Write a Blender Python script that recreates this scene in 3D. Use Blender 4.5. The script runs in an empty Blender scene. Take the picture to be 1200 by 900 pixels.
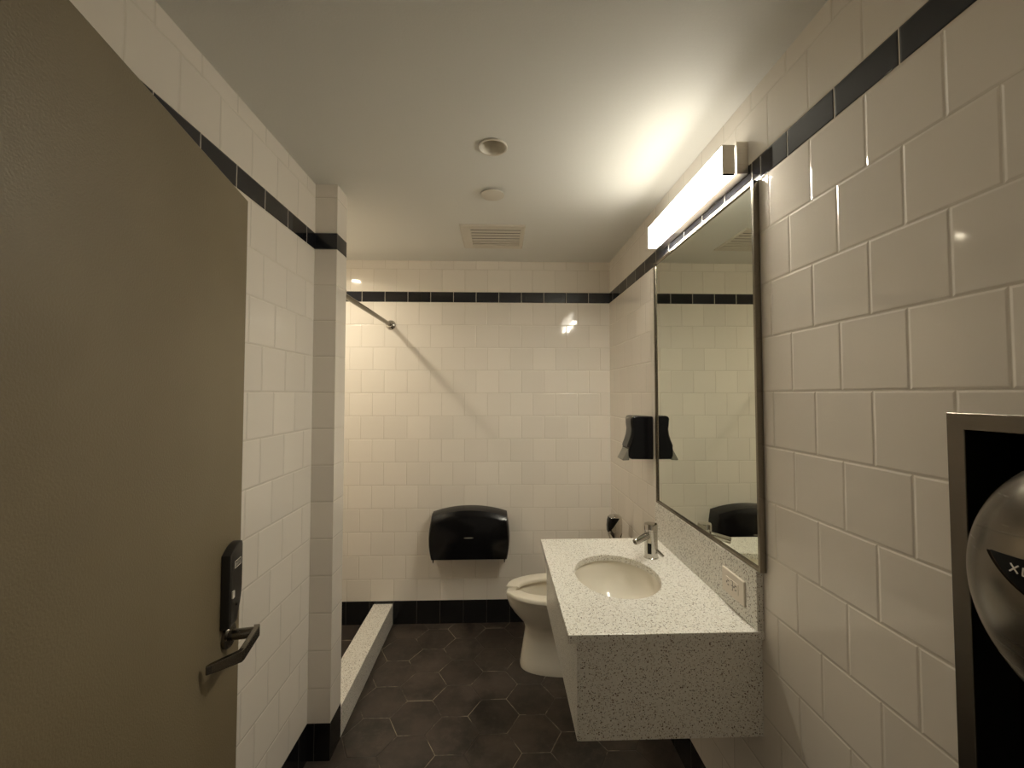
import bpy, bmesh, math, random
from mathutils import Vector, Matrix
random.seed(4)
S = bpy.context.scene
C = S.collection
PI = math.pi

# ------------------------------------------------------------------ room measurements (metres)
H = 1.5106            # camera height
XR, XL, D = 0.7556, -0.7914, 2.8254
ZC = 2.416
T = 0.1535            # tile pitch
ZB0, ZB1 = 2.1323, 2.2047   # black band
ZEYE = 1.5183
ZBASE = 0.1507
YW0, YW1 = 1.8006, 1.9137   # wing wall in front of the shower
XW = -0.697
XS = -1.66            # far side of the shower
YF0, YF1 = 0.08, 0.20 # entry wall

# ------------------------------------------------------------------ node helpers
class G:
    def __init__(self, name):
        self.mat = bpy.data.materials.new(name); self.mat.use_nodes = True
        self.nt = self.mat.node_tree; self.nt.nodes.clear()
        self.out = self.nt.nodes.new('ShaderNodeOutputMaterial')
    def n(self, t, **kw):
        nd = self.nt.nodes.new(t)
        for k, v in kw.items(): setattr(nd, k, v)
        return nd
    def put(self, sock, v):
        if v is None: return
        if isinstance(v, bpy.types.NodeSocket): self.nt.links.new(v, sock)
        else: sock.default_value = v
    def m(self, op, a, b=None, c=None):
        nd = self.n('ShaderNodeMath', operation=op)
        for i, v in enumerate((a, b, c)): self.put(nd.inputs[i], v)
        return nd.outputs[0]
    def mr(self, v, a, b, c=0., d=1., smooth=True):
        nd = self.n('ShaderNodeMapRange')
        nd.interpolation_type = 'SMOOTHSTEP' if smooth else 'LINEAR'
        self.put(nd.inputs[0], v)
        for i, q in enumerate((a, b, c, d)): self.put(nd.inputs[i + 1], q)
        return nd.outputs[0]
    def mix(self, f, a, b):
        nd = self.n('ShaderNodeMix', data_type='RGBA')
        self.put(nd.inputs[0], f)
        for s, v in ((nd.inputs[6], a), (nd.inputs[7], b)):
            self.put(s, v if isinstance(v, bpy.types.NodeSocket) else (*v, 1))
        return nd.outputs[2]
    def noise(self, vec, scale, detail=2, rough=.5):
        nd = self.n('ShaderNodeTexNoise'); self.put(nd.inputs['Vector'], vec)
        nd.inputs['Scale'].default_value = scale; nd.inputs['Detail'].default_value = detail
        nd.inputs['Roughness'].default_value = rough
        return nd.outputs['Fac']
    def comb(self, x, y, z=0.):
        nd = self.n('ShaderNodeCombineXYZ')
        for i, v in enumerate((x, y, z)): self.put(nd.inputs[i], v)
        return nd.outputs[0]
    def white(self, vec):
        nd = self.n('ShaderNodeTexWhiteNoise'); self.put(nd.inputs['Vector'], vec)
        return nd.outputs['Color'], nd.outputs['Value']
    def sep(self, v):
        nd = self.n('ShaderNodeSeparateXYZ'); self.put(nd.inputs[0], v); return nd.outputs
    def bump(self, h, dist, strength=1.):
        nd = self.n('ShaderNodeBump'); self.put(nd.inputs['Height'], h)
        nd.inputs['Distance'].default_value = dist; nd.inputs['Strength'].default_value = strength
        return nd.outputs[0]
    def bsdf(self, col, rough=.5, metal=0., normal=None, emit=None, estr=0., spec=None, coat=0.):
        b = self.n('ShaderNodeBsdfPrincipled')
        self.put(b.inputs['Base Color'], col if isinstance(col, bpy.types.NodeSocket) else (*col, 1))
        self.put(b.inputs['Roughness'], rough); self.put(b.inputs['Metallic'], metal)
        if normal is not None: self.put(b.inputs['Normal'], normal)
        if emit: b.inputs['Emission Color'].default_value = (*emit, 1); b.inputs['Emission Strength'].default_value = estr
        if spec is not None: b.inputs['Specular IOR Level'].default_value = spec
        if coat: b.inputs['Coat Weight'].default_value = coat
        self.nt.links.new(b.outputs[0], self.out.inputs[0])
        return self.mat

def simple(name, col, rough, metal=0., nscale=0, namp=0., nd=.0005, **kw):
    g = G(name)
    tc = g.n('ShaderNodeTexCoord').outputs['Object']
    nm = None
    c = col
    if nscale:
        nz = g.noise(tc, nscale, 3)
        c = g.mix(nz, tuple(max(0, v * (1 - namp)) for v in col), tuple(v * (1 + namp) for v in col))
        nm = g.bump(nz, nd)
    return g.bsdf(c, rough, metal, nm, **kw)

WHITE_TILE = (.86, .81, .74)
def tile_material():
    g = G('white_tile')
    uv = g.n('ShaderNodeUVMap').outputs[0]
    u, v, _ = g.sep(uv)
    gt = lambda a, b: g.m('GREATER_THAN', a, b)
    inband = g.m('MULTIPLY', gt(v, ZB0), g.m('LESS_THAN', v, ZB1))
    above = gt(v, ZB1)
    # row coordinate
    shift = g.m('MULTIPLY', above, (ZEYE + 5 * T) - ZB1)
    vv = g.m('ADD', v, shift)
    r = g.m('DIVIDE', g.m('SUBTRACT', vv, ZEYE - 20 * T), T)     # +20 rows keeps it positive
    ri = g.m('FLOOR', r)
    odd = g.m('MODULO', ri, 2.)
    notband = g.m('SUBTRACT', 1., inband)
    odd = g.m('MULTIPLY', odd, notband)
    uo = g.m('DIVIDE', g.m('ADD', u, g.m('ADD', g.m('MULTIPLY', g.m('SUBTRACT', 1., odd), T / 2), 40 * T)), T)
    ui = g.m('FLOOR', uo); fu = g.m('FRACT', uo); fv = g.m('FRACT', r)
    du = g.m('MULTIPLY', g.m('MINIMUM', fu, g.m('SUBTRACT', 1., fu)), T)
    dv = g.m('MULTIPLY', g.m('MINIMUM', fv, g.m('SUBTRACT', 1., fv)), T)
    dv = g.m('ADD', dv, inband)
    for z in (ZB0, ZB1):
        dv = g.m('MINIMUM', dv, g.m('ABSOLUTE', g.m('SUBTRACT', v, z)))
    d = g.m('MINIMUM', du, dv)
    solid = g.mr(d, .0009, .0017)
    height = g.mr(d, .0006, .0055)
    rc, rv = g.white(g.comb(ui, ri))
    r1, r2, r3 = g.sep(rc)
    p3 = g.comb(u, v)
    wav = g.noise(p3, 14., 1)
    # each tile sits a hair out of true, and its face is slightly wavy
    tilt = g.m('ADD', g.m('MULTIPLY', g.m('SUBTRACT', r1, .5), fu), g.m('MULTIPLY', g.m('SUBTRACT', r2, .5), fv))
    h = g.m('ADD', height, g.m('ADD', g.m('MULTIPLY', tilt, .35), g.m('MULTIPLY', wav, .22)))
    nm = g.bump(h, .0010)
    wc = g.mix(r3, tuple(c * .965 for c in WHITE_TILE), tuple(c * 1.03 for c in WHITE_TILE))
    bc = g.mix(r3, (.009, .0095, .013), (.018, .019, .026))
    grout_n = g.noise(p3, 30., 2)
    grout_w = g.mix(grout_n, (.62, .57, .49), (.76, .71, .63))
    col = g.mix(inband, wc, bc)
    col = g.mix(solid, grout_w, col)
    rough = g.mr(solid, 0., 1., .6, .07, False)
    return g.bsdf(col, rough, 0., nm)

def base_tile_material():
    g = G('black_base_tile')
    uv = g.n('ShaderNodeUVMap').outputs[0]
    u, v, _ = g.sep(uv)
    uo = g.m('DIVIDE', g.m('ADD', u, 40.5 * T), T)
    fu = g.m('FRACT', uo)
    du = g.m('MULTIPLY', g.m('MINIMUM', fu, g.m('SUBTRACT', 1., fu)), T)
    solid = g.mr(du, .0008, .0015)
    height = g.mr(du, .0006, .005)
    col = g.mix(solid, (.07, .065, .055), (.011, .011, .012))
    return g.bsdf(col, g.mr(solid, 0., 1., .7, .15, False), 0., g.bump(height, .0013))

HF = 0.2105
def floor_material():
    g = G('brown_hexagon_floor_tile')
    tc = g.n('ShaderNodeTexCoord').outputs['Object']
    x, y, _ = g.sep(tc)
    s = HF / math.sqrt(3)
    W = 3 * s
    def lat(ox, oy):
        a = g.m('DIVIDE', g.m('SUBTRACT', x, -.0235 + ox - 20 * W), W)
        b = g.m('DIVIDE', g.m('SUBTRACT', y, 2.0225 + oy - 20 * HF), HF)
        ia = g.m('FLOOR', g.m('ADD', a, .5)); ib = g.m('FLOOR', g.m('ADD', b, .5))
        lx = g.m('ABSOLUTE', g.m('MULTIPLY', g.m('SUBTRACT', a, ia), W))
        ly = g.m('ABSOLUTE', g.m('MULTIPLY', g.m('SUBTRACT', b, ib), HF))
        d = g.m('MAXIMUM', ly, g.m('ADD', g.m('MULTIPLY', lx, math.sqrt(3) / 2), g.m('MULTIPLY', ly, .5)))
        return d, ia, ib
    d1, a1, b1 = lat(0, 0); d2, a2, b2 = lat(1.5 * s, HF / 2)
    first = g.m('LESS_THAN', d1, d2)
    d = g.m('MINIMUM', d1, d2)
    sel = lambda p, q: g.m('ADD', g.m('MULTIPLY', first, p), g.m('MULTIPLY', g.m('SUBTRACT', 1., first), g.m('ADD', q, .37)))
    rc, rv = g.white(g.comb(sel(a1, a2), sel(b1, b2)))
    edge = g.m('SUBTRACT', HF / 2, d)
    solid = g.mr(edge, .0009, .0018)
    n1 = g.noise(tc, 4.2, 8, .68); n2 = g.noise(tc, 24., 8, .75); n3 = g.noise(tc, 4.5, 5, .65)
    base = g.mix(g.mr(n1, .3, .72), (.014, .011, .009), (.088, .066, .053))
    base = g.mix(g.mr(n2, .44, .70, 0., .55), base, (.10, .08, .065))
    base = g.mix(g.mr(rv, 0., 1., 0., .45, False), base, (.024, .0185, .016))
    dirt = g.mr(n3, .47, .60)
    grout = g.mix(dirt, (.036, .028, .022), (.34, .29, .21))
    col = g.mix(solid, grout, base)
    rough = g.mr(n1, .3, .7, .38, .55)
    h = g.m('ADD', g.mr(edge, .0006, .004), g.m('MULTIPLY', n2, .18))
    return g.bsdf(col, rough, 0., g.bump(h, .0012))

def quartz_material(name='speckled_quartz'):
    g = G(name)
    tc = g.n('ShaderNodeTexCoord').outputs['Object']
    nz = g.noise(tc, 160., 3)
    col = g.mix(nz, (.68, .66, .60), (.84, .83, .78))
    def specks(scale, thr, prob, c, col):
        vo = g.n('ShaderNodeTexVoronoi', feature='F1'); g.put(vo.inputs['Vector'], tc); vo.inputs['Scale'].default_value = scale
        r, gg, b = g.sep(vo.outputs['Color'])
        a = g.m('MULTIPLY', g.m('LESS_THAN', r, prob), g.mr(vo.outputs['Distance'], thr * .75, thr, 1., 0.))
        return g.mix(a, col, c)
    col = specks(210., .42, .42, (.46, .40, .32), col)
    col = specks(260., .40, .30, (.90, .88, .83), col)
    col = specks(150., .36, .20, (.13, .09, .06), col)
    col = specks(270., .38, .20, (.06, .045, .035), col)
    return g.bsdf(col, .28)

def door_material():
    g = G('taupe_door_paint')
    tc = g.n('ShaderNodeTexCoord').outputs['Object']
    n1 = g.noise(tc, 260., 3); n2 = g.noise(tc, 2.2, 3)
    col = g.mix(g.mr(n2, .3, .7), (.178, .142, .084), (.205, .166, .102))
    return g.bsdf(col, .42, 0., g.bump(n1, .0007))

def brushed_metal(name, col, rough, stretch=(1, 1, 60), amp=.1):
    g = G(name)
    tc = g.n('ShaderNodeTexCoord').outputs['Object']
    mp = g.n('ShaderNodeMapping'); g.put(mp.inputs[0], tc); mp.inputs['Scale'].default_value = stretch
    nz = g.noise(mp.outputs[0], 18., 3)
    c = g.mix(nz, tuple(v * (1 - amp) for v in col), tuple(min(1, v * (1 + amp)) for v in col))
    return g.bsdf(c, g.mr(nz, .2, .8, rough * (1 - amp), rough * (1 + amp)), 1., g.bump(nz, .0012 * amp))

M = dict(
    tile=tile_material(), base=base_tile_material(), floor=floor_material(), quartz=quartz_material(), door=door_material(),
    ceiling=simple('ceiling_paint', (.79, .79, .76), .6, nscale=180, namp=.02, nd=.0003),
    frame_paint=simple('door_frame_paint', (.17, .14, .09), .4, nscale=120, namp=.03),
    white_enamel=simple('white_enamel', (.70, .66, .58), .4, nscale=60, namp=.02, nd=.0001),
    porcelain=simple('porcelain', (.76, .72, .63), .10, nscale=9, namp=.02, nd=.0002),
    seat=simple('seat_plastic', (.78, .74, .64), .28, nscale=12, namp=.02, nd=.0001),
    black=simple('black_plastic', (.004, .004, .005), .20, nscale=20, namp=.1, nd=.0001, spec=.28),
    black_matt=simple('black_matt_plastic', (.008, .008, .008), .5, nscale=60, namp=.1, nd=.0001, spec=.06),
    smoke=simple('smoke_grey_plastic', (.016, .015, .014), .3, nscale=30, namp=.1, nd=.0001),
    grey=simple('grey_plastic', (.17, .16, .135), .35, nscale=40, namp=.05, nd=.0001),
    white_plastic=simple('white_plastic', (.74, .68, .60), .35, nscale=50, namp=.02, nd=.0001),
    slot=simple('dark_slot', (.02, .016, .013), .6, nscale=80, namp=.1),
    chrome=simple('chrome', (.56, .54, .50), .08, 1., nscale=15, namp=.03, nd=.0001),
    steel=brushed_metal('brushed_steel', (.135, .12, .10), .32),
    cap_steel=brushed_metal('lamp_cap_steel', (.80, .76, .69), .3),
    dryer=brushed_metal('brushed_dryer_cover', (.130, .115, .093), .27, (1, .6, 14), .018),
    lockplate=simple('dark_lock_metal', (.022, .020, .018), .34, .2, nscale=200, namp=.12, nd=.0001),
    lever=simple('dull_nickel', (.19, .172, .145), .26, 1., nscale=90, namp=.04, nd=.0001),
    mirror=simple('mirror_glass', (.80, .83, .745), .004, 1.),
    frame_metal=brushed_metal('mirror_frame_metal', (.24, .215, .175), .24),
    liner=simple('dark_recess_metal', (.045, .04, .034), .3, .7, nscale=30, namp=.1, nd=.0001),
    letter=simple('silver_lettering', (.75, .72, .66), .4, nscale=100, namp=.03),
    rod=brushed_metal('rod_metal', (.20, .18, .14), .26, amp=.04),
)
def emission(name, col, st):
    g = G(name)
    tc = g.n('ShaderNodeTexCoord').outputs['Object']
    nz = g.noise(tc, 3., 1)
    c = g.mix(nz, tuple(v * .98 for v in col), col)
    e = g.n('ShaderNodeEmission'); g.put(e.inputs[0], c); e.inputs[1].default_value = st
    g.nt.links.new(e.outputs[0], g.out.inputs[0]); return g.mat
LIGHT = (1., .925, .77)
SHOWER_LIGHT = (1., .885, .68)
FRONT_E = 13.0
TOP_E = 5.2
BOTTOM_E = 145.0
SHOWER_E = 610.0
HALL_E = 0.24
def diffuser_material():
    # each face's glow set separately to balance the room; bottom strip by far strongest
    g = G('lit_diffuser')
    x, y, z = g.sep(g.n('ShaderNodeNewGeometry').outputs['Normal'])
    up = g.mr(z, .4, .9); down = g.mr(z, -.4, -.9); front = g.mr(g.m('ABSOLUTE', x), .4, .9)
    st = g.m('ADD', g.m('MULTIPLY', front, FRONT_E), g.m('ADD', g.m('MULTIPLY', up, TOP_E), g.m('MULTIPLY', down, BOTTOM_E)))
    e = g.n('ShaderNodeEmission'); e.inputs[0].default_value = (*LIGHT, 1)
    g.put(e.inputs[1], st)
    g.nt.links.new(e.outputs[0], g.out.inputs[0]); return g.mat
M['diffuser'] = diffuser_material()
M['lamp'] = emission('lit_shower_lamp', SHOWER_LIGHT, SHOWER_E)

# ------------------------------------------------------------------ mesh helpers (all in world coordinates)
def BM(): return bmesh.new()
def box(bm, x0, x1, y0, y1, z0, z1):
    v = [bm.verts.new((x, y, z)) for x in (x0, x1) for y in (y0, y1) for z in (z0, z1)]
    for f in ((0, 1, 3, 2), (4, 6, 7, 5), (0, 4, 5, 1), (2, 3, 7, 6), (0, 2, 6, 4), (1, 5, 7, 3)):
        bm.faces.new([v[i] for i in f])
    return bm
def loft(bm, rings, cap0=True, cap1=True, closed=True):
    R = [[bm.verts.new(p) for p in r] for r in rings]
    n = len(R[0])
    for a, b in zip(R, R[1:]):
        for i in range(n if closed else n - 1):
            j = (i + 1) % n
            bm.faces.new((a[i], a[j], b[j], b[i]))
    if cap0: bm.faces.new(list(reversed(R[0])))
    if cap1: bm.faces.new(R[-1])
    return bm
def prism(bm, poly, axis, lo, hi):
    def P(a, b, t): return {'X': (t, a, b), 'Y': (a, t, b), 'Z': (a, b, t)}[axis]
    return loft(bm, [[P(a, b, lo) for a, b in poly], [P(a, b, hi) for a, b in poly]])
def frame_for(dirv):
    d = Vector(dirv).normalized()
    up = Vector((0, 0, 1)) if abs(d.z) < .9 else Vector((1, 0, 0))
    a = d.cross(up).normalized(); b = a.cross(d).normalized()
    return d, a, b
def lathe(bm, prof, origin, axis=(0, 0, 1), seg=40, cap0=True, cap1=True):
    d, a, b = frame_for(axis); o = Vector(origin)
    rings = [[o + d * h + (a * math.cos(2 * PI * i / seg) + b * math.sin(2 * PI * i / seg)) * r for i in range(seg)] for r, h in prof]
    return loft(bm, rings, cap0, cap1)
def tube(bm, path, rad, seg=16):
    P = [Vector(p) for p in path]; rings = []
    rr = rad if isinstance(rad, (list, tuple)) else [rad] * len(P)
    d0, a, b = frame_for(P[1] - P[0])
    for i, p in enumerate(P):
        t = ((P[min(i + 1, len(P) - 1)] - P[max(i - 1, 0)])).normalized()
        a = (a - t * a.dot(t)).normalized(); b = t.cross(a)
        rings.append([p + (a * math.cos(2 * PI * k / seg) + b * math.sin(2 * PI * k / seg)) * rr[i] for k in range(seg)])
    return loft(bm, rings)
def rrect(hw, hh, r, n=5, cx=0, cy=0):
    out = []
    for sx, sy, a0 in ((1, 1, 0), (-1, 1, 90), (-1, -1, 180), (1, -1, 270)):
        for k in range(n + 1):
            t = math.radians(a0 + 90 * k / n)
            out.append((cx + sx * (hw - r) + r * math.cos(t), cy + sy * (hh - r) + r * math.sin(t)))
    return out
def wmat(o):
    m = o.matrix_basis.copy()
    return wmat(o.parent) @ m if o.parent else m
def obj(name, bm, mat, parent=None, smooth=None, bevel=0., seg=2, local=False, recalc=True):
    if recalc: bmesh.ops.recalc_face_normals(bm, faces=bm.faces[:])
    if parent is not None and not local:
        bm.transform(wmat(parent).inverted())
    me = bpy.data.meshes.new(name); bm.to_mesh(me); bm.free()
    o = bpy.data.objects.new(name, me); C.objects.link(o)
    if parent is not None: o.parent = parent
    me.materials.append(mat)
    if bevel:
        md = o.modifiers.new('bevel', 'BEVEL'); md.width = bevel; md.segments = seg; md.limit_method = 'ANGLE'; md.angle_limit = math.radians(35)
        md.harden_normals = False
    if smooth is not None:
        for p in me.polygons: p.use_smooth = True
        ang = math.radians(smooth)
        b2 = bmesh.new(); b2.from_mesh(me)
        for e in b2.edges:
            if len(e.link_faces) == 2 and e.calc_face_angle(0) > ang: e.smooth = False
        b2.to_mesh(me); b2.free()
    return o
def thing(name, label, cat, loc, group=None, rotz=0.):
    o = bpy.data.objects.new(name, None); C.objects.link(o)
    o.location = loc; o.rotation_euler = (0, 0, rotz); o.empty_display_size = .05
    tag(o, label, cat, group); return o
def tag(o, label, cat, group=None):
    o['label'] = label; o['category'] = cat
    if group: o['group'] = group
    return o
def struct(o, label, cat):
    o['kind'] = 'structure'; return tag(o, label, cat)
def wall_uv(o, pu_x=0., pu_y=0.):
    """u runs along the wall in metres (less the joint phase), v is the height."""
    me = o.data; uv = me.uv_layers.new(name='UVMap')
    off = o.matrix_world.translation
    for p in me.polygons:
        n = p.normal
        for li in p.loop_indices:
            c = me.vertices[me.loops[li].vertex_index].co
            if abs(n.x) > abs(n.y): uv.data[li].uv = (c.y - pu_y, c.z)
            else: uv.data[li].uv = (c.x - pu_x, c.z)

# ------------------------------------------------------------------ shell
def wall(name, boxes, label, px=0., py=0., mat='tile'):
    bm = BM()
    for b in boxes: box(bm, *b)
    o = obj(name, bm, M[mat]); wall_uv(o, px, py)
    if name == 'wall_partition':
        uvl = o.data.uv_layers[0]
        for p in o.data.polygons:
            if p.normal.y < -.5 or p.normal.x > .5:
                for li in p.loop_indices: uvl.data[li].uv[0] = T * .25
    return struct(o, label, 'wall' if name.startswith('wall') else 'baseboard')

RY0, RY1, RZ0, RZ1 = .217, .683, .82, 1.48       # outer edge of the dryer's recess frame
hy0, hy1, hz0, hz1 = RY0 + .012, RY1 - .012, RZ0 + .012, RZ1 - .012
PR, PB, PL = .0554, .075, .115
TK = .13
wall('wall_right', [(XR, XR + TK, YF1, hy0, 0, ZC), (XR, XR + TK, hy1, D, 0, ZC), (XR, XR + TK, hy0, hy1, 0, hz0), (XR, XR + TK, hy0, hy1, hz1, ZC)],
     'white tiled wall on the right with a black tile band', 0, PR)
wall('wall_back', [(XS - TK, XR + TK, D, D + TK, 0, ZC)], 'white tiled wall at the back of the room', PB, 0)
wall('wall_left', [(XL - TK, XL, YF1, YW0, 0, ZC)], 'white tiled wall on the left behind the door', 0, PL)
wall('wall_partition', [(XS, XW, YW0, YW1, 0, ZC)], 'tiled stub wall at the near end of the shower', XL + .0005, YW0 + .0)
wall('wall_shower', [(XS - TK, XS, YW0, D, 0, ZC)], 'tiled side wall inside the shower recess', 0, PL)
DX0, DX1, DZ = -.512, .412, 2.045
wall('wall_front', [(XL - TK, DX0, YF0, YF1, 0, ZC), (DX1, XR + TK, YF0, YF1, 0, ZC), (DX0, DX1, YF0, YF1, DZ, ZC)],
     'tiled wall around the doorway, behind the camera', 0.02, 0)
# coved black base tiles
bt = .0014
wall('baseboard_back', [(XS, XR, D - bt, D, 0, ZBASE)], 'black tile base along the back wall', -.004, 0, 'base')
wall('baseboard_right', [(XR - bt, XR, YF1, D - bt, 0, ZBASE)], 'black tile base along the right wall', 0, PR, 'base')
wall('baseboard_left', [(XL, XL + bt, YF1, YW0 - bt, 0, ZBASE)], 'black tile base along the left wall', 0, PL, 'base')
wall('baseboard_partition', [(XL + bt, XW + bt, YW0 - bt, YW0, 0, ZBASE), (XW, XW + bt, YW0, YW1, 0, ZBASE)],
     'black tile base around the stub wall', XL + T / 2 + .03, YW0 + T / 2, 'base')

fb = box(BM(), XS - TK, XR + TK, -1.3, D + TK, -.1, 0)
struct(obj('floor', fb, M['floor']), 'dark brown hexagon tile floor', 'floor')

LAMP = (-.0235, 1.503); SHOWER = (-1.145, 2.28); LR = .047
VENT = (-.163, .125, 2.237, 2.524)
def circle(c, r, n=48): return [(c[0] + r * math.cos(2 * PI * i / n), c[1] + r * math.sin(2 * PI * i / n)) for i in range(n)]
def plate_with_holes(outer, holes, z0, z1):
    bm = BM()
    layers = []
    for z in (z0, z1):
        es = []; loops = []
        for lp in [outer] + holes:
            vs = [bm.verts.new((x, y, z)) for x, y in lp]; loops.append(vs)
            for i in range(len(vs)): es.append(bm.edges.new((vs[i], vs[(i + 1) % len(vs)])))
        bmesh.ops.triangle_fill(bm, use_beauty=True, use_dissolve=False, edges=es)
        layers.append(loops)
    for la, lb in zip(*layers):
        for i in range(len(la)):
            j = (i + 1) % len(la); bm.faces.new((la[i], la[j], lb[j], lb[i]))
    return bm
x0, x1, y0, y1 = VENT
cb = plate_with_holes([(XS - TK, YF0), (XR + TK, YF0), (XR + TK, D + TK), (XS - TK, D + TK)],
                      [circle(LAMP, LR), circle(SHOWER, LR), [(x0, y0), (x1, y0), (x1, y1), (x0, y1)]], ZC, ZC + .03)
struct(obj('ceiling', cb, M['ceiling']), 'smooth off white painted ceiling', 'ceiling')

# steel frame of the doorway
bm = BM()
box(bm, DX0, DX0 + .018, YF0 - .01, YF1 + .008, 0, DZ); box(bm, DX1 - .018, DX1, YF0 - .01, YF1 + .008, 0, DZ)
box(bm, DX0 + .018, DX1 - .018, YF0 - .01, YF1 + .008, DZ - .012, DZ)
struct(obj('trim_1', bm, M['frame_paint'], bevel=.002), 'painted steel frame of the doorway', 'door frame')

# ------------------------------------------------------------------ door leaf, open into the room
E0 = Vector((-.6755, 1.1314, 0))
ang = math.atan2(-.9825, .186)
dr = thing('door_1', 'taupe painted door standing open at the left', 'door', E0, rotz=ang); dr['kind'] = 'structure'
# local frame: x from the free edge to the hinges, y out of the visible face, z up
obj('door_leaf', box(BM(), 0, .914, -.044, 0, .012, 2.03), M['door'], dr, bevel=.0018, local=True)
# lock escutcheon: arched top, tapering foot
lx0, lx1, zt, zb = .042, .111, 1.122, .955
pts = []
for k in range(13):
    t = k / 12; x = lx1 + (lx0 - lx1) * t
    pts.append((x, zt + .022 * math.sin(PI * (.12 + .88 * t) * .62)))
pts += [(lx0, 1.035), (lx0 + .004, 1.012), (lx0 + .012, .99), (lx0 + .024, .972), (lx0 + .03, zb), (lx1, zb)]
bm = BM()
cx = (lx0 + lx1) / 2; cz = 1.04
def esc(f, y): return [(cx + (x - cx) * f, y, cz + (z - cz) * (1 - (1 - f) * .5)) for x, z in pts]
loft(bm, [esc(1, .0), esc(1, .015), esc(.97, .019), esc(.86, .0215)])
pl = obj('lock_plate', bm, M['lockplate'], dr, local=True, smooth=30)
# small pale emblem on the plate: outlined bar with strokes, worn
bm = BM()
ex0, ex1, ez = .057, .092, 1.098
box(bm, ex0, ex1, .0212, .0222, ez + .0072, ez + .0085); box(bm, ex0, ex1, .0212, .0222, ez - .0085, ez - .0072)
box(bm, ex0, ex0 + .0015, .0212, .0222, ez - .0085, ez + .0085); box(bm, ex1 - .0015, ex1, .0212, .0222, ez - .0085, ez + .0085)
for i, q in enumerate((.2, .38, .55, .72, .86)):
    xx = ex0 + (ex1 - ex0) * q; box(bm, xx, xx + .0018, .0212, .0222, ez - .004, ez + .004)
obj('emblem', bm, M['letter'], pl, local=True)['label'] = 'small pale emblem on the lock plate'
bm = prism(BM(), rrect(.0055, .0085, .001, cx=.100, cy=1.032), 'Y', .0195, .0245); obj('lock_button', bm, M['letter'], pl, local=True, bevel=.0008)
bm = lathe(BM(), [(.0035, 0), (.0035, .0035)], (.078, .0205, 1.0), (0, 1, 0), 16); obj('keyhole', bm, M['slot'], pl, local=True)
bm = lathe(BM(), [(.030, 0), (.030, .007), (.0265, .0115), (.015, .012), (.0145, .012)], (.074, 0, .925), (0, 1, 0), 40)
obj('rose', bm, M['lever'], dr, local=True, smooth=30)
# lever: round neck, flat arm towards the hinges, return towards the door
bm = lathe(BM(), [(.0125, .010), (.0125, .056), (.011, .060)], (.074, 0, .925), (0, 1, 0), 28)
lv = obj('lever_handle', bm, M['lever'], dr, local=True, smooth=30)
bm = BM()
def bar(p, hz):   # p: list of (s, n) centre points of outer/inner sides
    return p
outer = [(.058, .062), (.060, .069), (.070, .0715), (.160, .0715), (.168, .069), (.200, .022), (.204, .012)]
inner = [(.058, .055), (.060, .055), (.070, .0595), (.156, .0595), (.1615, .058), (.190, .016), (.196, .009)]
zc_ = [.925, .925, .925, .922, .921, .919, .918]
hh = [.011, .012, .0125, .0125, .0125, .0095, .0085]
rings = []
for (a, b), (c, d), z, h in zip(outer, inner, zc_, hh):
    rings.append([(a, b, z - h), (a, b, z + h), (c, d, z + h), (c, d, z - h)])
loft(bm, rings)
obj('lever_arm', bm, M['lever'], lv, local=True, bevel=.0015)

# ------------------------------------------------------------------ shower: curb, rod, lamp
cu = obj('shower_curb', box(BM(), -.8205, -.6955, YW1 + .001, D - bt - .0005, 0, .1335), M['quartz'], bevel=.002)
tag(cu, 'raised speckled stone curb across the shower entrance', 'curb')
rd = thing('shower_rod', 'metal curtain rod high across the shower entrance', 'curtain rod', (-.728, YW1, 1.976))
obj('rod_tube', lathe(BM(), [(.0127, .004), (.0127, D - YW1 - .004)], (-.728, YW1, 1.976), (0, 1, 0), 28), M['rod'], rd, smooth=30)
for yy, dd in ((D, -1), (YW1, 1)):
    bm = lathe(BM(), [(.033, .0005), (.033, .003), (.030, .008), (.022, .012), (.0185, .014), (.0175, .030), (.0135, .031)], (-.728, yy, 1.976), (0, dd, 0), 36)
    obj('flange', bm, M['chrome'], rd, smooth=30)

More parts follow.
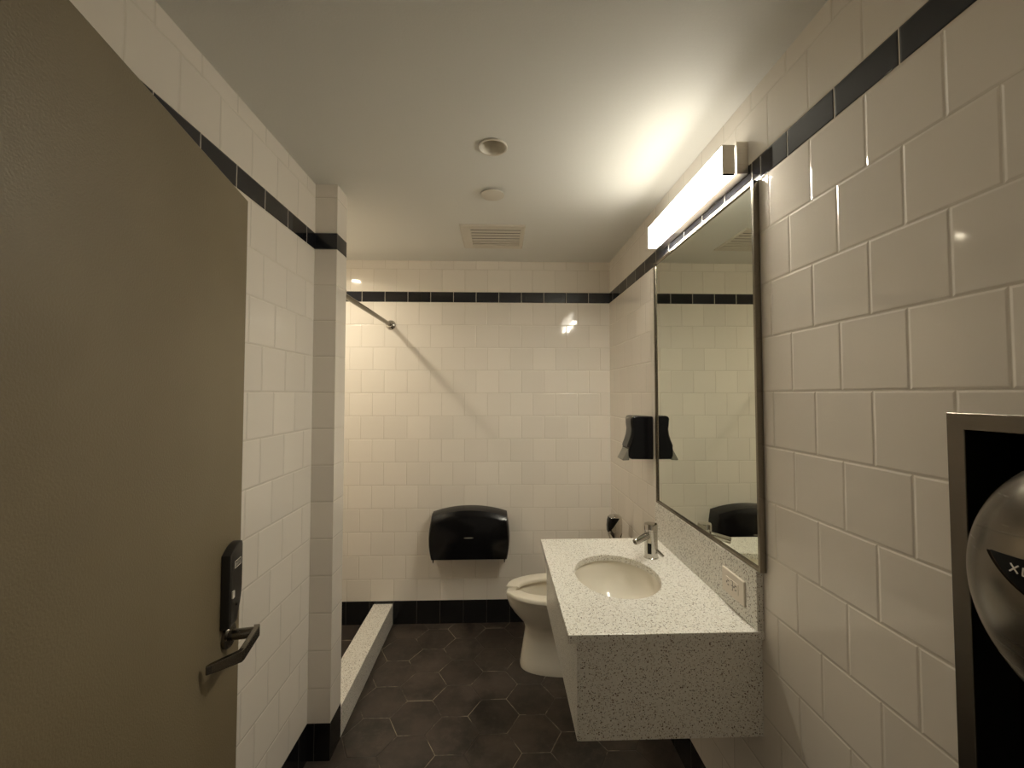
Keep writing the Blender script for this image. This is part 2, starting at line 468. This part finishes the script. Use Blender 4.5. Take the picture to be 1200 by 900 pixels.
def can_light(name, label, c, lit):
    t = thing(name, label, 'ceiling light', (c[0], c[1], ZC))
    o = (c[0], c[1], ZC)
    # white trim ring
    bm = BM()
    prof = [(.0465, .0), (.0535, -.0), (.0545, -.0025), (.052, -.005), (.047, -.0045), (.0435, .002)]
    seg = 48
    rings = [[(c[0] + r * math.cos(2 * PI * i / seg), c[1] + r * math.sin(2 * PI * i / seg), ZC + h - .0002) for i in range(seg)] for r, h in prof]
    loft(bm, rings + [rings[0]], False, False); bmesh.ops.remove_doubles(bm, verts=bm.verts, dist=1e-6)
    obj('trim_ring', bm, M['white_enamel'], t, smooth=40)
    # reflector cone with closed back
    bm = BM()
    prof = [(.0435, .001), (.040, .02), (.032, .045), (.025, .06), (.0, .06)]
    outp = [(.0, .064), (.029, .064), (.036, .045), (.0445, .02), (.0455, .001)]
    allp = prof[:-1]
    rings = [[(c[0] + r * math.cos(2 * PI * i / seg), c[1] + r * math.sin(2 * PI * i / seg), ZC + h) for i in range(seg)] for r, h in allp]
    ro = [[(c[0] + r * math.cos(2 * PI * i / seg), c[1] + r * math.sin(2 * PI * i / seg), ZC + h) for i in range(seg)] for r, h in outp[1:]]
    loft(bm, rings, False, True); loft(bm, ro, True, False); loft(bm, [ro[-1], rings[0]], False, False)
    bmesh.ops.remove_doubles(bm, verts=bm.verts, dist=1e-6)
    obj('reflector', bm, M['white_enamel'], t, smooth=40)
    if lit:
        obj('lamp', lathe(BM(), [(.030, .008), (.037, .010), (.036, .018), (.030, .020)], o, (0, 0, 1), 40), M['lamp'], t)
    else:
        obj('lamp', lathe(BM(), [(.018, .052), (.021, .054), (.021, .0595)], o, (0, 0, 1), 32), M['grey'], t, smooth=40)
can_light('recessed_light', 'unlit round recessed light in the ceiling, nearer than the flat disc', LAMP, False)
can_light('shower_light', 'lit round recessed light over the shower, hidden by the stub wall', SHOWER, True)

sp = thing('sprinkler_cover', 'small flat white disc on the ceiling between recessed light and vent', 'sprinkler cover', (-.030, 1.854, ZC))
obj('disc', lathe(BM(), [(.0495, -.0125), (.0525, -.0115), (.0525, -.009), (.030, -.0085)], (-.030, 1.854, ZC), (0, 0, 1), 48), M['white_enamel'], sp, smooth=30)
obj('collar', lathe(BM(), [(.029, -.0082), (.029, -.0002)], (-.030, 1.854, ZC), (0, 0, 1), 32), M['white_enamel'], sp, smooth=30)

# ------------------------------------------------------------------ ceiling vent
vt = thing('ceiling_vent', 'white louvred square vent in the ceiling by the back wall', 'vent', ((x0 + x1) / 2, (y0 + y1) / 2, ZC))
ox0, ox1, oy0, oy1 = -.213, .143, 2.202, 2.556
bm = BM()
def rect(a, b, c, d, z): return [(a, c, z), (b, c, z), (b, d, z), (a, d, z)]
loft(bm, [rect(ox0, ox1, oy0, oy1, ZC - .0003), rect(ox0, ox1, oy0, oy1, ZC - .003), rect(ox0 + .006, ox1 - .006, oy0 + .006, oy1 - .006, ZC - .008),
          rect(x0 + .004, x1 - .004, y0 + .004, y1 - .004, ZC - .004), rect(x0 + .003, x1 - .003, y0 + .003, y1 - .003, ZC + .028),
          rect(x0 + .0015, x1 - .0015, y0 + .0015, y1 - .0015, ZC + .028), rect(x0 + .0015, x1 - .0015, y0 + .0015, y1 - .0015, ZC - .0003), ], False, False)
obj('vent_frame', bm, M['white_enamel'], vt)
S.cycles.diffuse_bounces = 10; S.cycles.max_bounces = 16; S.cycles.glossy_bounces = 6
nsl = 7
for i in range(nsl):
    yc = y0 + (y1 - y0) * (i + .5) / nsl; h = .0137
    # blade tilted so its pale underside faces the doorway
    bm = BM()
    prof = [(yc - h, ZC - .0015), (yc + h, ZC - .003), (yc + h, ZC - .0018), (yc - h, ZC - .0003)]
    prism(bm, prof, 'X', x0 + .0035, x1 - .0035)
    obj('louvre', bm, M['white_enamel'], vt)
obj('duct_box', box(BM(), x0 - .012, x1 + .012, y0 - .012, y1 + .012, ZC + .0305, ZC + .12), M['black_matt'], vt)

# ------------------------------------------------------------------ vanity
ZT, ZS = .8365, .8125
VX0, VY0, VY1 = .1945, 1.189, 1.968
SKC, SKA = (.4405, 1.578), (.1535, .189)     # sink opening: centre and semi-axes
va = thing('vanity', 'wall hung speckled quartz vanity top with deep apron under the mirror', 'vanity', ((VX0 + XR) / 2, (VY0 + VY1) / 2, .54))
def ell(c, a, n=72, k=1.): return [(c[0] + a[0] * k * math.cos(2 * PI * i / n), c[1] + a[1] * k * math.sin(2 * PI * i / n)) for i in range(n)]
bm = plate_with_holes([(VX0, VY0), (XR - .0005, VY0), (XR - .0005, VY1), (VX0, VY1)], [ell(SKC, SKA)], ZS, ZT)
obj('countertop', bm, M['quartz'], va, bevel=.002)
AZ = .5375
bm = BM()
ax = .2205; ay = 1.2
outl = [(XR - .0005, ay), (ax, ay), (ax, VY1 - .012), (XR - .0005, VY1 - .012)]
inl = [(XR - .0005, ay + .02), (ax + .02, ay + .02), (ax + .02, VY1 - .032), (XR - .0005, VY1 - .032)]
for z in (0,):
    lo = [[(x, y, zz) for x, y in outl] for zz in (AZ, ZS - .001)]; li = [[(x, y, zz) for x, y in inl] for zz in (AZ, ZS - .001)]
A = [[bm.verts.new(p) for p in r] for r in lo]; B = [[bm.verts.new(p) for p in r] for r in li]
for i in range(3):
    bm.faces.new((A[0][i], A[0][i + 1], A[1][i + 1], A[1][i])); bm.faces.new((B[0][i + 1], B[0][i], B[1][i], B[1][i + 1]))
    bm.faces.new((A[0][i], B[0][i], B[0][i + 1], A[0][i + 1])); bm.faces.new((A[1][i], A[1][i + 1], B[1][i + 1], B[1][i]))
for i in (0, 3): bm.faces.new((A[0][i], A[1][i], B[1][i], B[0][i]))
obj('apron', bm, M['quartz'], va, bevel=.0012)
obj('backsplash', box(BM(), XR - .0205, XR - .0005, VY0 + .001, VY1, ZT + .0003, 1.004), M['quartz'], va, bevel=.0015)

sk = thing('sink', 'oval white undermount basin set in the quartz vanity top', 'sink', (SKC[0], SKC[1], ZS - .15))
rings = []
for k, z in ((1.10, ZS - .001), (1.03, ZS - .001), (1.025, ZS - .006), (1.0, ZS - .03), (.94, ZS - .065), (.82, ZS - .10), (.62, ZS - .128), (.38, ZS - .142), (.15, ZS - .147)):
    rings.append([(x, y, z) for x, y in ell(SKC, SKA, 72, k)])
for k, z in ((.15, ZS - .157), (.42, ZS - .152), (.68, ZS - .137), (.88, ZS - .108), (1.0, ZS - .07), (1.07, ZS - .03), (1.10, ZS - .012)):
    rings.append([(x, y, z) for x, y in ell(SKC, SKA, 72, k)])
bm = BM(); loft(bm, rings + [rings[0]], False, False); bmesh.ops.remove_doubles(bm, verts=bm.verts, dist=1e-6)
obj('basin', bm, M['porcelain'], sk, smooth=60)
obj('drain', lathe(BM(), [(.0215, -.158), (.0235, -.1465), (.021, -.1450), (.012, -.1445)], (SKC[0], SKC[1], ZS), (0, 0, 1), 32), M['chrome'], sk, smooth=40)

fc = (.630, 1.735)
fa = thing('faucet', 'chrome sensor faucet at the back of the sink', 'faucet', (fc[0], fc[1], ZT))
obj('body', lathe(BM(), [(.0285, .0003), (.0285, .004), (.0268, .0055), (.0262, .110), (.0255, .1105), (.0255, .1125), (.0272, .113), (.0272, .134), (.0255, .1385), (.016, .1395)], (fc[0], fc[1], ZT), (0, 0, 1), 44), M['chrome'], fa, smooth=30)
sd = Vector((-.86, -.51, 0)).normalized()
st = Vector((fc[0], fc[1], ZT + .097))
dn = (sd + Vector((0, 0, -.16))).normalized()
so = obj('spout', lathe(BM(), [(.0135, .012), (.0132, .094), (.0120, .098), (.0095, .0985), (.0095, .092)], st, dn, 28), M['chrome'], fa, smooth=30)
# sensor window on the front of the body
bm = BM()
sw = Vector((-.55, -.83, 0)).normalized(); base_a = math.atan2(sw.y, sw.x)
r0, r1 = [], []
ring_in, ring_out = [], []
na = 6
for zz in (ZT + .022, ZT + .064):
    ring_out.append([(fc[0] + .0272 * math.cos(base_a + .30 * (k / na * 2 - 1)), fc[1] + .0272 * math.sin(base_a + .30 * (k / na * 2 - 1)), zz) for k in range(na + 1)])
    ring_in.append([(fc[0] + .022 * math.cos(base_a + .30 * (k / na * 2 - 1)), fc[1] + .022 * math.sin(base_a + .30 * (k / na * 2 - 1)), zz) for k in range(na + 1)])
loft(bm, [o_ + list(reversed(i_)) for o_, i_ in zip(ring_out, ring_in)])
obj('sensor_window', bm, M['black'], fa)
hd = Vector((.75, -.66, 0)).normalized()
p0 = Vector((fc[0], fc[1], ZT + .034)) + hd * .022
bm = tube(BM(), [p0, p0 + hd * .012 + Vector((0, 0, -.006)), p0 + hd * .024 + Vector((0, 0, -.014)), p0 + hd * .030 + Vector((0, 0, -.018))], [.0072, .0065, .0055, .0048], 16)
obj('mixing_lever', bm, M['chrome'], fa, smooth=40)

# outlet on the backsplash
xo = XR - .0207
ot = thing('outlet', 'white duplex outlet plate on the quartz backsplash', 'outlet', (xo, 1.305, .914))
bm = BM()
pl0 = rrect(.0615, .0375, .003, cx=1.305, cy=.914); pl1 = rrect(.0595, .0355, .003, cx=1.305, cy=.914)
loft(bm, [[(xo, a, b) for a, b in pl0], [(xo - .004, a, b) for a, b in pl0], [(xo - .006, a, b) for a, b in pl1]])
obj('cover_plate', bm, M['white_plastic'], ot, smooth=25)
rc = obj('receptacle', prism(BM(), rrect(.0335, .0165, .0015, cx=1.305, cy=.914), 'X', xo - .0075, xo - .0055), M['white_plastic'], ot, bevel=.0006)
for sy in (-1, 1):
    yy = 1.305 + sy * .0205
    for z0, hl in ((.0062, .0046), (-.0062, .0038)):
        obj('slot', box(BM(), xo - .0080, xo - .007, yy - hl, yy + hl, .914 + z0 - .0013, .914 + z0 + .0013), M['slot'], rc)
    obj('ground_hole', lathe(BM(), [(.0027, 0), (.0027, .0010)], (xo - .0070, yy + .0085, .914), (-1, 0, 0), 16), M['slot'], rc)
for sz in (-1, 1):
    obj('reset_button', prism(BM(), rrect(.0035, .0060, .0008, cx=1.305, cy=.914 + sz * .0072), 'X', xo - .0085, xo - .0072), M['white_plastic'], rc)
obj('button_gap', box(BM(), xo - .0078, xo - .0072, 1.305 - .0046, 1.305 + .0046, .914 - .0145, .914 + .0145), M['slot'], rc)

# ------------------------------------------------------------------ mirror
mi = thing('mirror', 'tall framed mirror on the right tiled wall above the vanity', 'mirror', (XR, 1.565, 1.007))
MY0, MY1, MZ0, MZ1 = 1.174, 1.957, 1.0065, 2.1335
mx0, mx1 = XR - .019, XR - .0008
def ring(x, inset): return [(x, MY0 + inset, MZ0 + inset), (x, MY1 - inset, MZ0 + inset), (x, MY1 - inset, MZ1 - inset), (x, MY0 + inset, MZ1 - inset)]
bm = BM()
rr = [ring(mx1, 0), ring(mx0, 0), ring(mx0, .009), ring(mx0 + .005, .0125), ring(mx0 + .008, .0125), ring(mx1, .0125)]
loft(bm, rr + [rr[0]], False, False); bmesh.ops.remove_doubles(bm, verts=bm.verts, dist=1e-6)
obj('mirror_frame', bm, M['frame_metal'], mi)
obj('mirror_glass', box(BM(), mx0 + .0065, mx1, MY0 + .0126, MY1 - .0126, MZ0 + .0126, MZ1 - .0126), M['mirror'], mi)

# ------------------------------------------------------------------ light bar over the mirror
vl = thing('vanity_light', 'bright boxy light bar on the right wall over the mirror', 'wall light', (XR, 1.545, 2.22))
LY0, LY1, LZ0, LZ1 = 1.2255, 1.865, 2.1735, 2.268
lxf, lxb = .6775, .716
obj('diffuser', box(BM(), lxf, lxb, LY0 + .003, LY1 - .003, LZ0, LZ1), M['diffuser'], vl, bevel=.003)
for ya, yb in ((LY0, LY0 + .0028), (LY1 - .0028, LY1)):
    obj('end_cap', box(BM(), lxf + .0005, lxb, ya, yb, LZ0 + .006, LZ1 + .001), M['cap_steel'], vl, bevel=.0008)
obj('back_plate', box(BM(), lxb + .003, XR - .0008, LY0 - .004, LY1 + .004, LZ0 + .004, LZ1 + .009), M['cap_steel'], vl, bevel=.0012)
obj('spacer', box(BM(), lxb, lxb + .003, LY0 + .05, LY1 - .05, LZ0 + .02, LZ1 - .02), M['cap_steel'], vl)

# ------------------------------------------------------------------ soap dispenser
sdp = thing('soap_dispenser', 'black push bar soap dispenser on the right wall past the mirror', 'soap dispenser', (XR, 2.085, 1.19))
prof = [(XR - .0008, 1.402), (.668, 1.405), (.656, 1.402), (.650, 1.392), (.653, 1.365), (.658, 1.338), (.654, 1.31), (.646, 1.285), (.637, 1.262), (.633, 1.24), (.634, 1.212), (.640, 1.197), (.650, 1.1935), (XR - .0008, 1.192)]
bm = prism(BM(), prof, 'Y', 2.030, 2.142)
obj('housing', bm, M['black'], sdp, bevel=.006, seg=3, smooth=30)
strip = [(.667, 1.396), (.655, 1.398), (.6475, 1.390), (.6475, 1.365), (.6505, 1.338), (.647, 1.31), (.639, 1.285), (.630, 1.262), (.628, 1.250), (.640, 1.250), (.651, 1.285), (.660, 1.31), (.666, 1.338), (.661, 1.365)]
obj('front_cover', prism(BM(), strip, 'Y', 2.043, 2.129), M['smoke'], sdp, bevel=.004, seg=3, smooth=30)
bar_p = [(.633, 1.243), (.612, 1.205), (.604, 1.190), (.608, 1.1865), (.638, 1.188), (.638, 1.243)]
obj('push_bar', prism(BM(), bar_p, 'Y', 2.040, 2.132), M['grey'], sdp, bevel=.003, seg=2, smooth=30)

# ------------------------------------------------------------------ toilet paper dispenser
tp = thing('paper_dispenser', 'wide black toilet paper dispenser on the back wall', 'toilet paper dispenser', (-.190, D, .46))
def tp_outline(y, w, top, shoulder, bot, bulge=.02, n=18):
    out = []
    cx = -.190
    for k in range(n + 1):                        # arched top, left to right
        t = k / n * 2 - 1
        out.append((cx + t * w, y, shoulder + (top - shoulder) * (1 - abs(t) ** 2.1)))
    for k in range(1, 9):                         # right side, slightly bowed
        t = k / 8
        out.append((cx + w + bulge * math.sin(PI * (t * .9)) - .004 * t, y, shoulder + (bot - shoulder) * t))
    for k in range(0, 8):
        t = 1 - k / 8
        out.append((cx - w - bulge * math.sin(PI * (t * .9)) + .004 * t, y, shoulder + (bot - shoulder) * t))
    return out
yb = D - .0008
bm = BM()
loft(bm, [tp_outline(yb, .243, .772, .733, .445), tp_outline(D - .06, .243, .772, .733, .452), tp_outline(D - .105, .241, .764, .724, .458),
          tp_outline(D - .122, .238, .742, .706, .461), tp_outline(D - .131, .233, .727, .692, .463), tp_outline(D - .1345, .226, .716, .683, .468)])
tb = obj('housing', bm, M['black'], tp, smooth=28)
bm = prism(BM(), [(-.222, .600), (-.212, .6035), (-.172, .6035), (-.160, .600), (-.172, .5965), (-.212, .5965)], 'Y', D - .1365, D - .1335)
obj('emblem', bm, M['grey'], tp)['label'] = 'small grey emblem on the front'
for sx in (-1, 1):
    bm = prism(BM(), [(-.190 + sx * .226 - .006, .475), (-.190 + sx * .226 + .006, .475), (-.190 + sx * .226 + .002, .442), (-.190 + sx * .226 - .002, .442)], 'Y', D - .128, D - .118)
    obj('cutter_tooth', bm, M['black'], tp)

# ------------------------------------------------------------------ toilet
TY = 2.40
to = thing('toilet', 'off white toilet with open front seat behind the vanity', 'toilet', (.36, TY, 0))
def egg(xf, xb, w, z, n=56, p=2.0, fx=.62, pw=2.):
    xc = xf + (xb - xf) * fx
    out = []
    for i in range(n):
        a = 2 * PI * i / n
        c, s = math.cos(a), math.sin(a)
        e = 2 / p
        cx = math.copysign(abs(c) ** e, c); sy = math.copysign(abs(s) ** e, s)
        r = (xc - xf) if c > 0 else (xb - xc)
        out.append((xc - r * cx, TY + w * sy, z))
    return out
bm = BM()
lv_ = [(.120, .66, .128, .0, 2.5), (.118, .66, .128, .012, 2.5), (.124, .655, .121, .045, 2.4), (.133, .65, .112, .10, 2.3), (.142, .64, .106, .16, 2.2), (.150, .63, .106, .205, 2.1),
       (.140, .63, .118, .235, 2.0), (.112, .63, .136, .265, 2.0), (.082, .63, .153, .30, 2.0), (.058, .64, .167, .335, 2.0), (.046, .655, .176, .368, 2.0), (.042, .66, .179, .392, 2.0), (.046, .66, .176, .400, 2.0)]
rings = [egg(a, b, w, z, p=p) for a, b, w, z, p in lv_]
rings += [egg(a, b, w, z) for a, b, w, z in ((.095, .50, .135, .400), (.100, .49, .130, .390), (.115, .47, .122, .33), (.16, .44, .095, .26), (.22, .40, .06, .21), (.26, .36, .03, .20))]
loft(bm, rings)
obj('bowl', bm, M['porcelain'], to, smooth=50)
# seat: horseshoe, open at the front
bm = BM()
n = 64; g0 = .20
def seatpt(a, xf, xb, w, z):
    xc = xf + (xb - xf) * .6; c, s = math.cos(a), math.sin(a)
    r = (xc - xf) if c > 0 else (xb - xc)
    return (xc - r * c, TY + w * s, z)
rings = []
for i in range(n + 1):
    a = g0 + (2 * PI - 2 * g0) * i / n
    k = min(1, i / 2.5, (n - i) / 2.5); k = .55 + .45 * math.sin(min(1, k) * PI / 2)
    zt_ = .4035 + .021 * k
    ai = a
    o_ = lambda z, e=0: seatpt(a, .036 + e, .52 - e, .184 - e, z)
    i_ = lambda z, e=0: seatpt(a, .112 - e, .455 + e, .108 + e, z)
    rings.append([o_(.4035), o_(zt_ - .007), o_(zt_ - .002, .004), o_(zt_, .012), i_(zt_, .014), i_(zt_ - .003, .004), i_(zt_ - .009), i_(.4035)])
loft(bm, rings)
obj('seat', bm, M['seat'], to, smooth=50)
for sy in (-1, 1):
    obj('seat_hinge', box(BM(), .515, .56, TY + sy * .075 - .02, TY + sy * .075 + .02, .4005, .427), M['seat'], to, bevel=.004)

# sensor flush valve on its pipe
fv = thing('flush_valve', 'chrome sensor flush valve with black window behind the vanity', 'flush valve', (.662, TY, .40))
fx = .662
obj('flush_tube', lathe(BM(), [(.030, .4008), (.030, .412), (.0185, .420), (.0175, .60), (.024, .602), (.024, .640), (.020, .645)], (fx, TY, 0), (0, 0, 1), 28), M['chrome'], fv, smooth=35)
obj('valve_body', lathe(BM(), [(.028, .640), (.031, .650), (.031, .688), (.026, .695)], (fx, TY, 0), (0, 0, 1), 32), M['chrome'], fv, smooth=35)
obj('supply_stop', tube(BM(), [(fx + .02, TY, .665), (XR - .002, TY, .665)], .016, 20), M['chrome'], fv, smooth=40)
obj('wall_flange', lathe(BM(), [(.034, .0006), (.034, .004), (.020, .014)], (XR, TY, .665), (-1, 0, 0), 32), M['chrome'], fv, smooth=35)
def cap_ring(z, hx, hy, sx=0.): return [(fx + sx + a, TY + b, z) for a, b in rrect(hx, hy, min(hx, hy) * .72, 8)]
cap = [(.694, .030, .030, 0), (.700, .036, .036, 0), (.722, .0405, .039, -.001), (.760, .0415, .040, -.001), (.790, .040, .0385, 0), (.808, .0365, .036, .002), (.817, .029, .030, .003), (.8215, .017, .018, .003)]
bm = loft(BM(), [cap_ring(z, a, b, s) for z, a, b, s in cap]); obj('sensor_cover', bm, M['chrome'], fv, smooth=50)
# black window: the upper part of the cover towards the seat
bm = loft(BM(), [cap_ring(z, a + .0012, b + .0012, s) for z, a, b, s in cap[2:-1]], False, False)
bmesh.ops.subdivide_edges(bm, edges=bm.edges[:], cuts=3, use_grid_fill=True)
pn = Vector((-.80, -.05, .60)).normalized(); po = Vector((fx - .012, TY, .772))
bmesh.ops.bisect_plane(bm, geom=bm.verts[:] + bm.edges[:] + bm.faces[:], plane_co=po, plane_no=pn, clear_inner=True)
dead = [v for v in bm.verts if v.co.z > .812]
bmesh.ops.delete(bm, geom=dead, context='VERTS')
o = obj('sensor_window', bm, M['black'], fv, smooth=60)
sl = o.modifiers.new('solid', 'SOLIDIFY'); sl.thickness = .001; sl.offset = -1

# ------------------------------------------------------------------ recessed hand dryer
rk = thing('dryer_recess', 'brushed steel recess frame around the hand dryer on the right wall', 'recess frame', (XR, (RY0 + RY1) / 2, RZ0))
bm = BM(); fw = .027
def rring(x, i): return [(x, RY0 + i, RZ0 + i), (x, RY1 - i, RZ0 + i), (x, RY1 - i, RZ1 - i), (x, RY0 + i, RZ1 - i)]
rr = [rring(XR - .0004, 0), rring(XR - .0025, .0), rring(XR - .0035, .001), rring(XR - .0035, fw - .001), rring(XR - .0025, fw), rring(XR - .0004, fw)]
loft(bm, rr + [rr[0]], False, False); bmesh.ops.remove_doubles(bm, verts=bm.verts, dist=1e-6)
obj('face_frame', bm, M['steel'], rk)
bm = BM()
lo, l2 = .0125, .015
rr = [rring(XR + .0005, lo), rring(XR + .088, lo), rring(XR + .088, l2), rring(XR + .0005, l2)]
R = [[bm.verts.new(p) for p in r] for r in rr]
for a, b in ((0, 1), (2, 3), (3, 0)):
    for i in range(4): bm.faces.new((R[a][i], R[a][(i + 1) % 4], R[b][(i + 1) % 4], R[b][i]))
bm.faces.new(R[1]); bm.faces.new(R[2])
obj('liner', bm, M['liner'], rk)

DC = Vector((.742, .452, 1.272)); DS = Vector((.140, .157, .178))
dy = thing('hand_dryer', 'rounded brushed steel hand dryer in the recess on the right wall', 'hand dryer', (XR + .08, DC.y, 1.10))
def dsurf(th, ph, k=1.):      # ph: 0 at the nose (-X), th around
    return Vector((DC.x - DS.x * k * math.cos(ph), DC.y + DS.y * k * math.sin(ph) * math.cos(th), DC.z + DS.z * k * math.sin(ph) * math.sin(th)))
bm = BM(); n = 72; rings = []
for ph in [PI / 2 * i / 24 for i in range(1, 25)]:
    rings.append([dsurf(2 * PI * i / n, ph) for i in range(n)])
rings.append([v + Vector((.05, 0, 0)) for v in rings[-1]])
rings.append([v + Vector((.086 + XR - DC.x, 0, 0)) for v in rings[-2]])
loft(bm, rings)
obj('cover', bm, M['dryer'], dy, smooth=40)
# seam line of the cover, following its surface
def on_cover(y, z, lift):
    a = (y - DC.y) / DS.y; b = (z - DC.z) / DS.z
    q = max(0., 1 - a * a - b * b)
    return Vector((DC.x - (DS.x * math.sqrt(q)) - lift, y, z))
def patch(poly_top, poly_bot, n, lift0, lift1, k=6):
    """shape on the cover between two curves z(y), with thickness"""
    bm = BM(); grid = []
    for L in (lift0, lift1):
        g_ = []
        for j in range(k + 1):
            row = []
            for i in range(n + 1):
                y, zt_ = poly_top(i / n); _, zb_ = poly_bot(i / n)
                row.append(bm.verts.new(on_cover(y, zt_ + (zb_ - zt_) * j / k, L)))
            g_.append(row)
        grid.append(g_)
    for g_ in grid:
        for j in range(k):
            for i in range(n): bm.faces.new((g_[j][i], g_[j][i + 1], g_[j + 1][i + 1], g_[j + 1][i]))
    a, b = grid
    for i in range(n):
        bm.faces.new((a[0][i], a[0][i + 1], b[0][i + 1], b[0][i])); bm.faces.new((a[k][i], a[k][i + 1], b[k][i + 1], b[k][i]))
    for j in range(k):
        bm.faces.new((a[j][0], a[j + 1][0], b[j + 1][0], b[j][0])); bm.faces.new((a[j][n], a[j + 1][n], b[j + 1][n], b[j][n]))
    return bm
LW, LC = .076, .438
lt = lambda t: (LC + LW * (1 - 2 * t), 1.316 + .004 * math.sin(PI * t))
lb = lambda t: (LC + LW * (1 - 2 * t), 1.3158 - .040 * math.sin(PI * t) ** .9)
obj('name_plate', patch(lt, lb, 40, -.003, .0008), M['black_matt'], dy, smooth=40)
lt2 = lambda t: (LC + (LW + .004) * (1 - 2 * t), 1.3145 - .040 * math.sin(PI * t) ** .9)
lb2 = lambda t: (LC + (LW + .004) * (1 - 2 * t), 1.3115 - .0425 * math.sin(PI * t) ** .9)
obj('plate_rim', patch(lt2, lb2, 40, -.002, .0022, 3), M['dryer'], dy, smooth=50)
sm = lambda t: (LC + .115 * (1 - 2 * t), 1.3345 + .010 * math.sin(PI * t))
sm2 = lambda t: (LC + .115 * (1 - 2 * t), 1.3335 + .010 * math.sin(PI * t))
obj('crease', patch(sm, sm2, 40, -.002, .0012, 2), M['dryer'], dy, smooth=50)
obj('air_nozzle', lathe(BM(), [(.036, 0), (.034, .03), (.028, .034)], (.672, DC.y, 1.125), (0, 0, -1), 32), M['black_matt'], dy, smooth=40)
# lettering, built as raised strokes
STROKES = {'X': [((0, 0), (1, 1)), ((0, 1), (1, 0))], 'L': [((0, 1), (0, 0)), ((0, 0), (.85, 0))], 'E': [((0, 0), (0, 1)), ((0, 1), (.85, 1)), ((0, .5), (.75, .5)), ((0, 0), (.85, 0))],
           'R': [((0, 0), (0, 1)), ((0, 1), (.85, 1)), ((.85, 1), (.85, .5)), ((.85, .5), (0, .5)), ((.35, .5), (.9, 0))], 'A': [((0, 0), (.5, 1)), ((.5, 1), (1, 0)), ((.2, .38), (.8, .38))],
           'T': [((.5, 0), (.5, 1)), ((0, 1), (1, 1))], 'O': [((0, 0), (0, 1)), ((0, 1), (.9, 1)), ((.9, 1), (.9, 0)), ((.9, 0), (0, 0))]}
bm = BM()
word = 'XLERATOR'; cw, chh, gap = .0086, .0088, .0052
y = .4850; zb_ = 1.3015
for ch in word:
    for (a0, b0), (a1, b1) in STROKES[ch]:
        pts_ = [on_cover(y - cw * (a0 + (a1 - a0) * q / 3), zb_ + chh * (b0 + (b1 - b0) * q / 3), .0012) for q in range(4)]
        tube(bm, pts_, .00085, 6)
    y -= cw + gap
obj('lettering', bm, M['letter'], dy)['label'] = 'silver lettering on the black name plate'

# ------------------------------------------------------------------ dim hallway light through the open doorway
w = bpy.data.worlds.new('hallway'); S.world = w; w.use_nodes = True
bg = w.node_tree.nodes['Background']; bg.inputs[0].default_value = (1., .86, .66, 1); bg.inputs[1].default_value = HALL_E

# ------------------------------------------------------------------ camera
cam = bpy.data.cameras.new('camera'); co = bpy.data.objects.new('camera', cam); C.objects.link(co)
cam.sensor_width = 36; cam.sensor_fit = 'HORIZONTAL'; cam.lens = 36 * 490.146 / 1200
cam.shift_y = -4.55 / 1200; cam.clip_start = .01
co.location = (0, 0, H); co.rotation_euler = (PI / 2 + .0339, 0, -.0311)
S.camera = co
vs = S.view_settings
vs.view_transform = 'Standard'; vs.look = 'None'; vs.exposure = 0.0; vs.gamma = 1; vs.use_curve_mapping = False
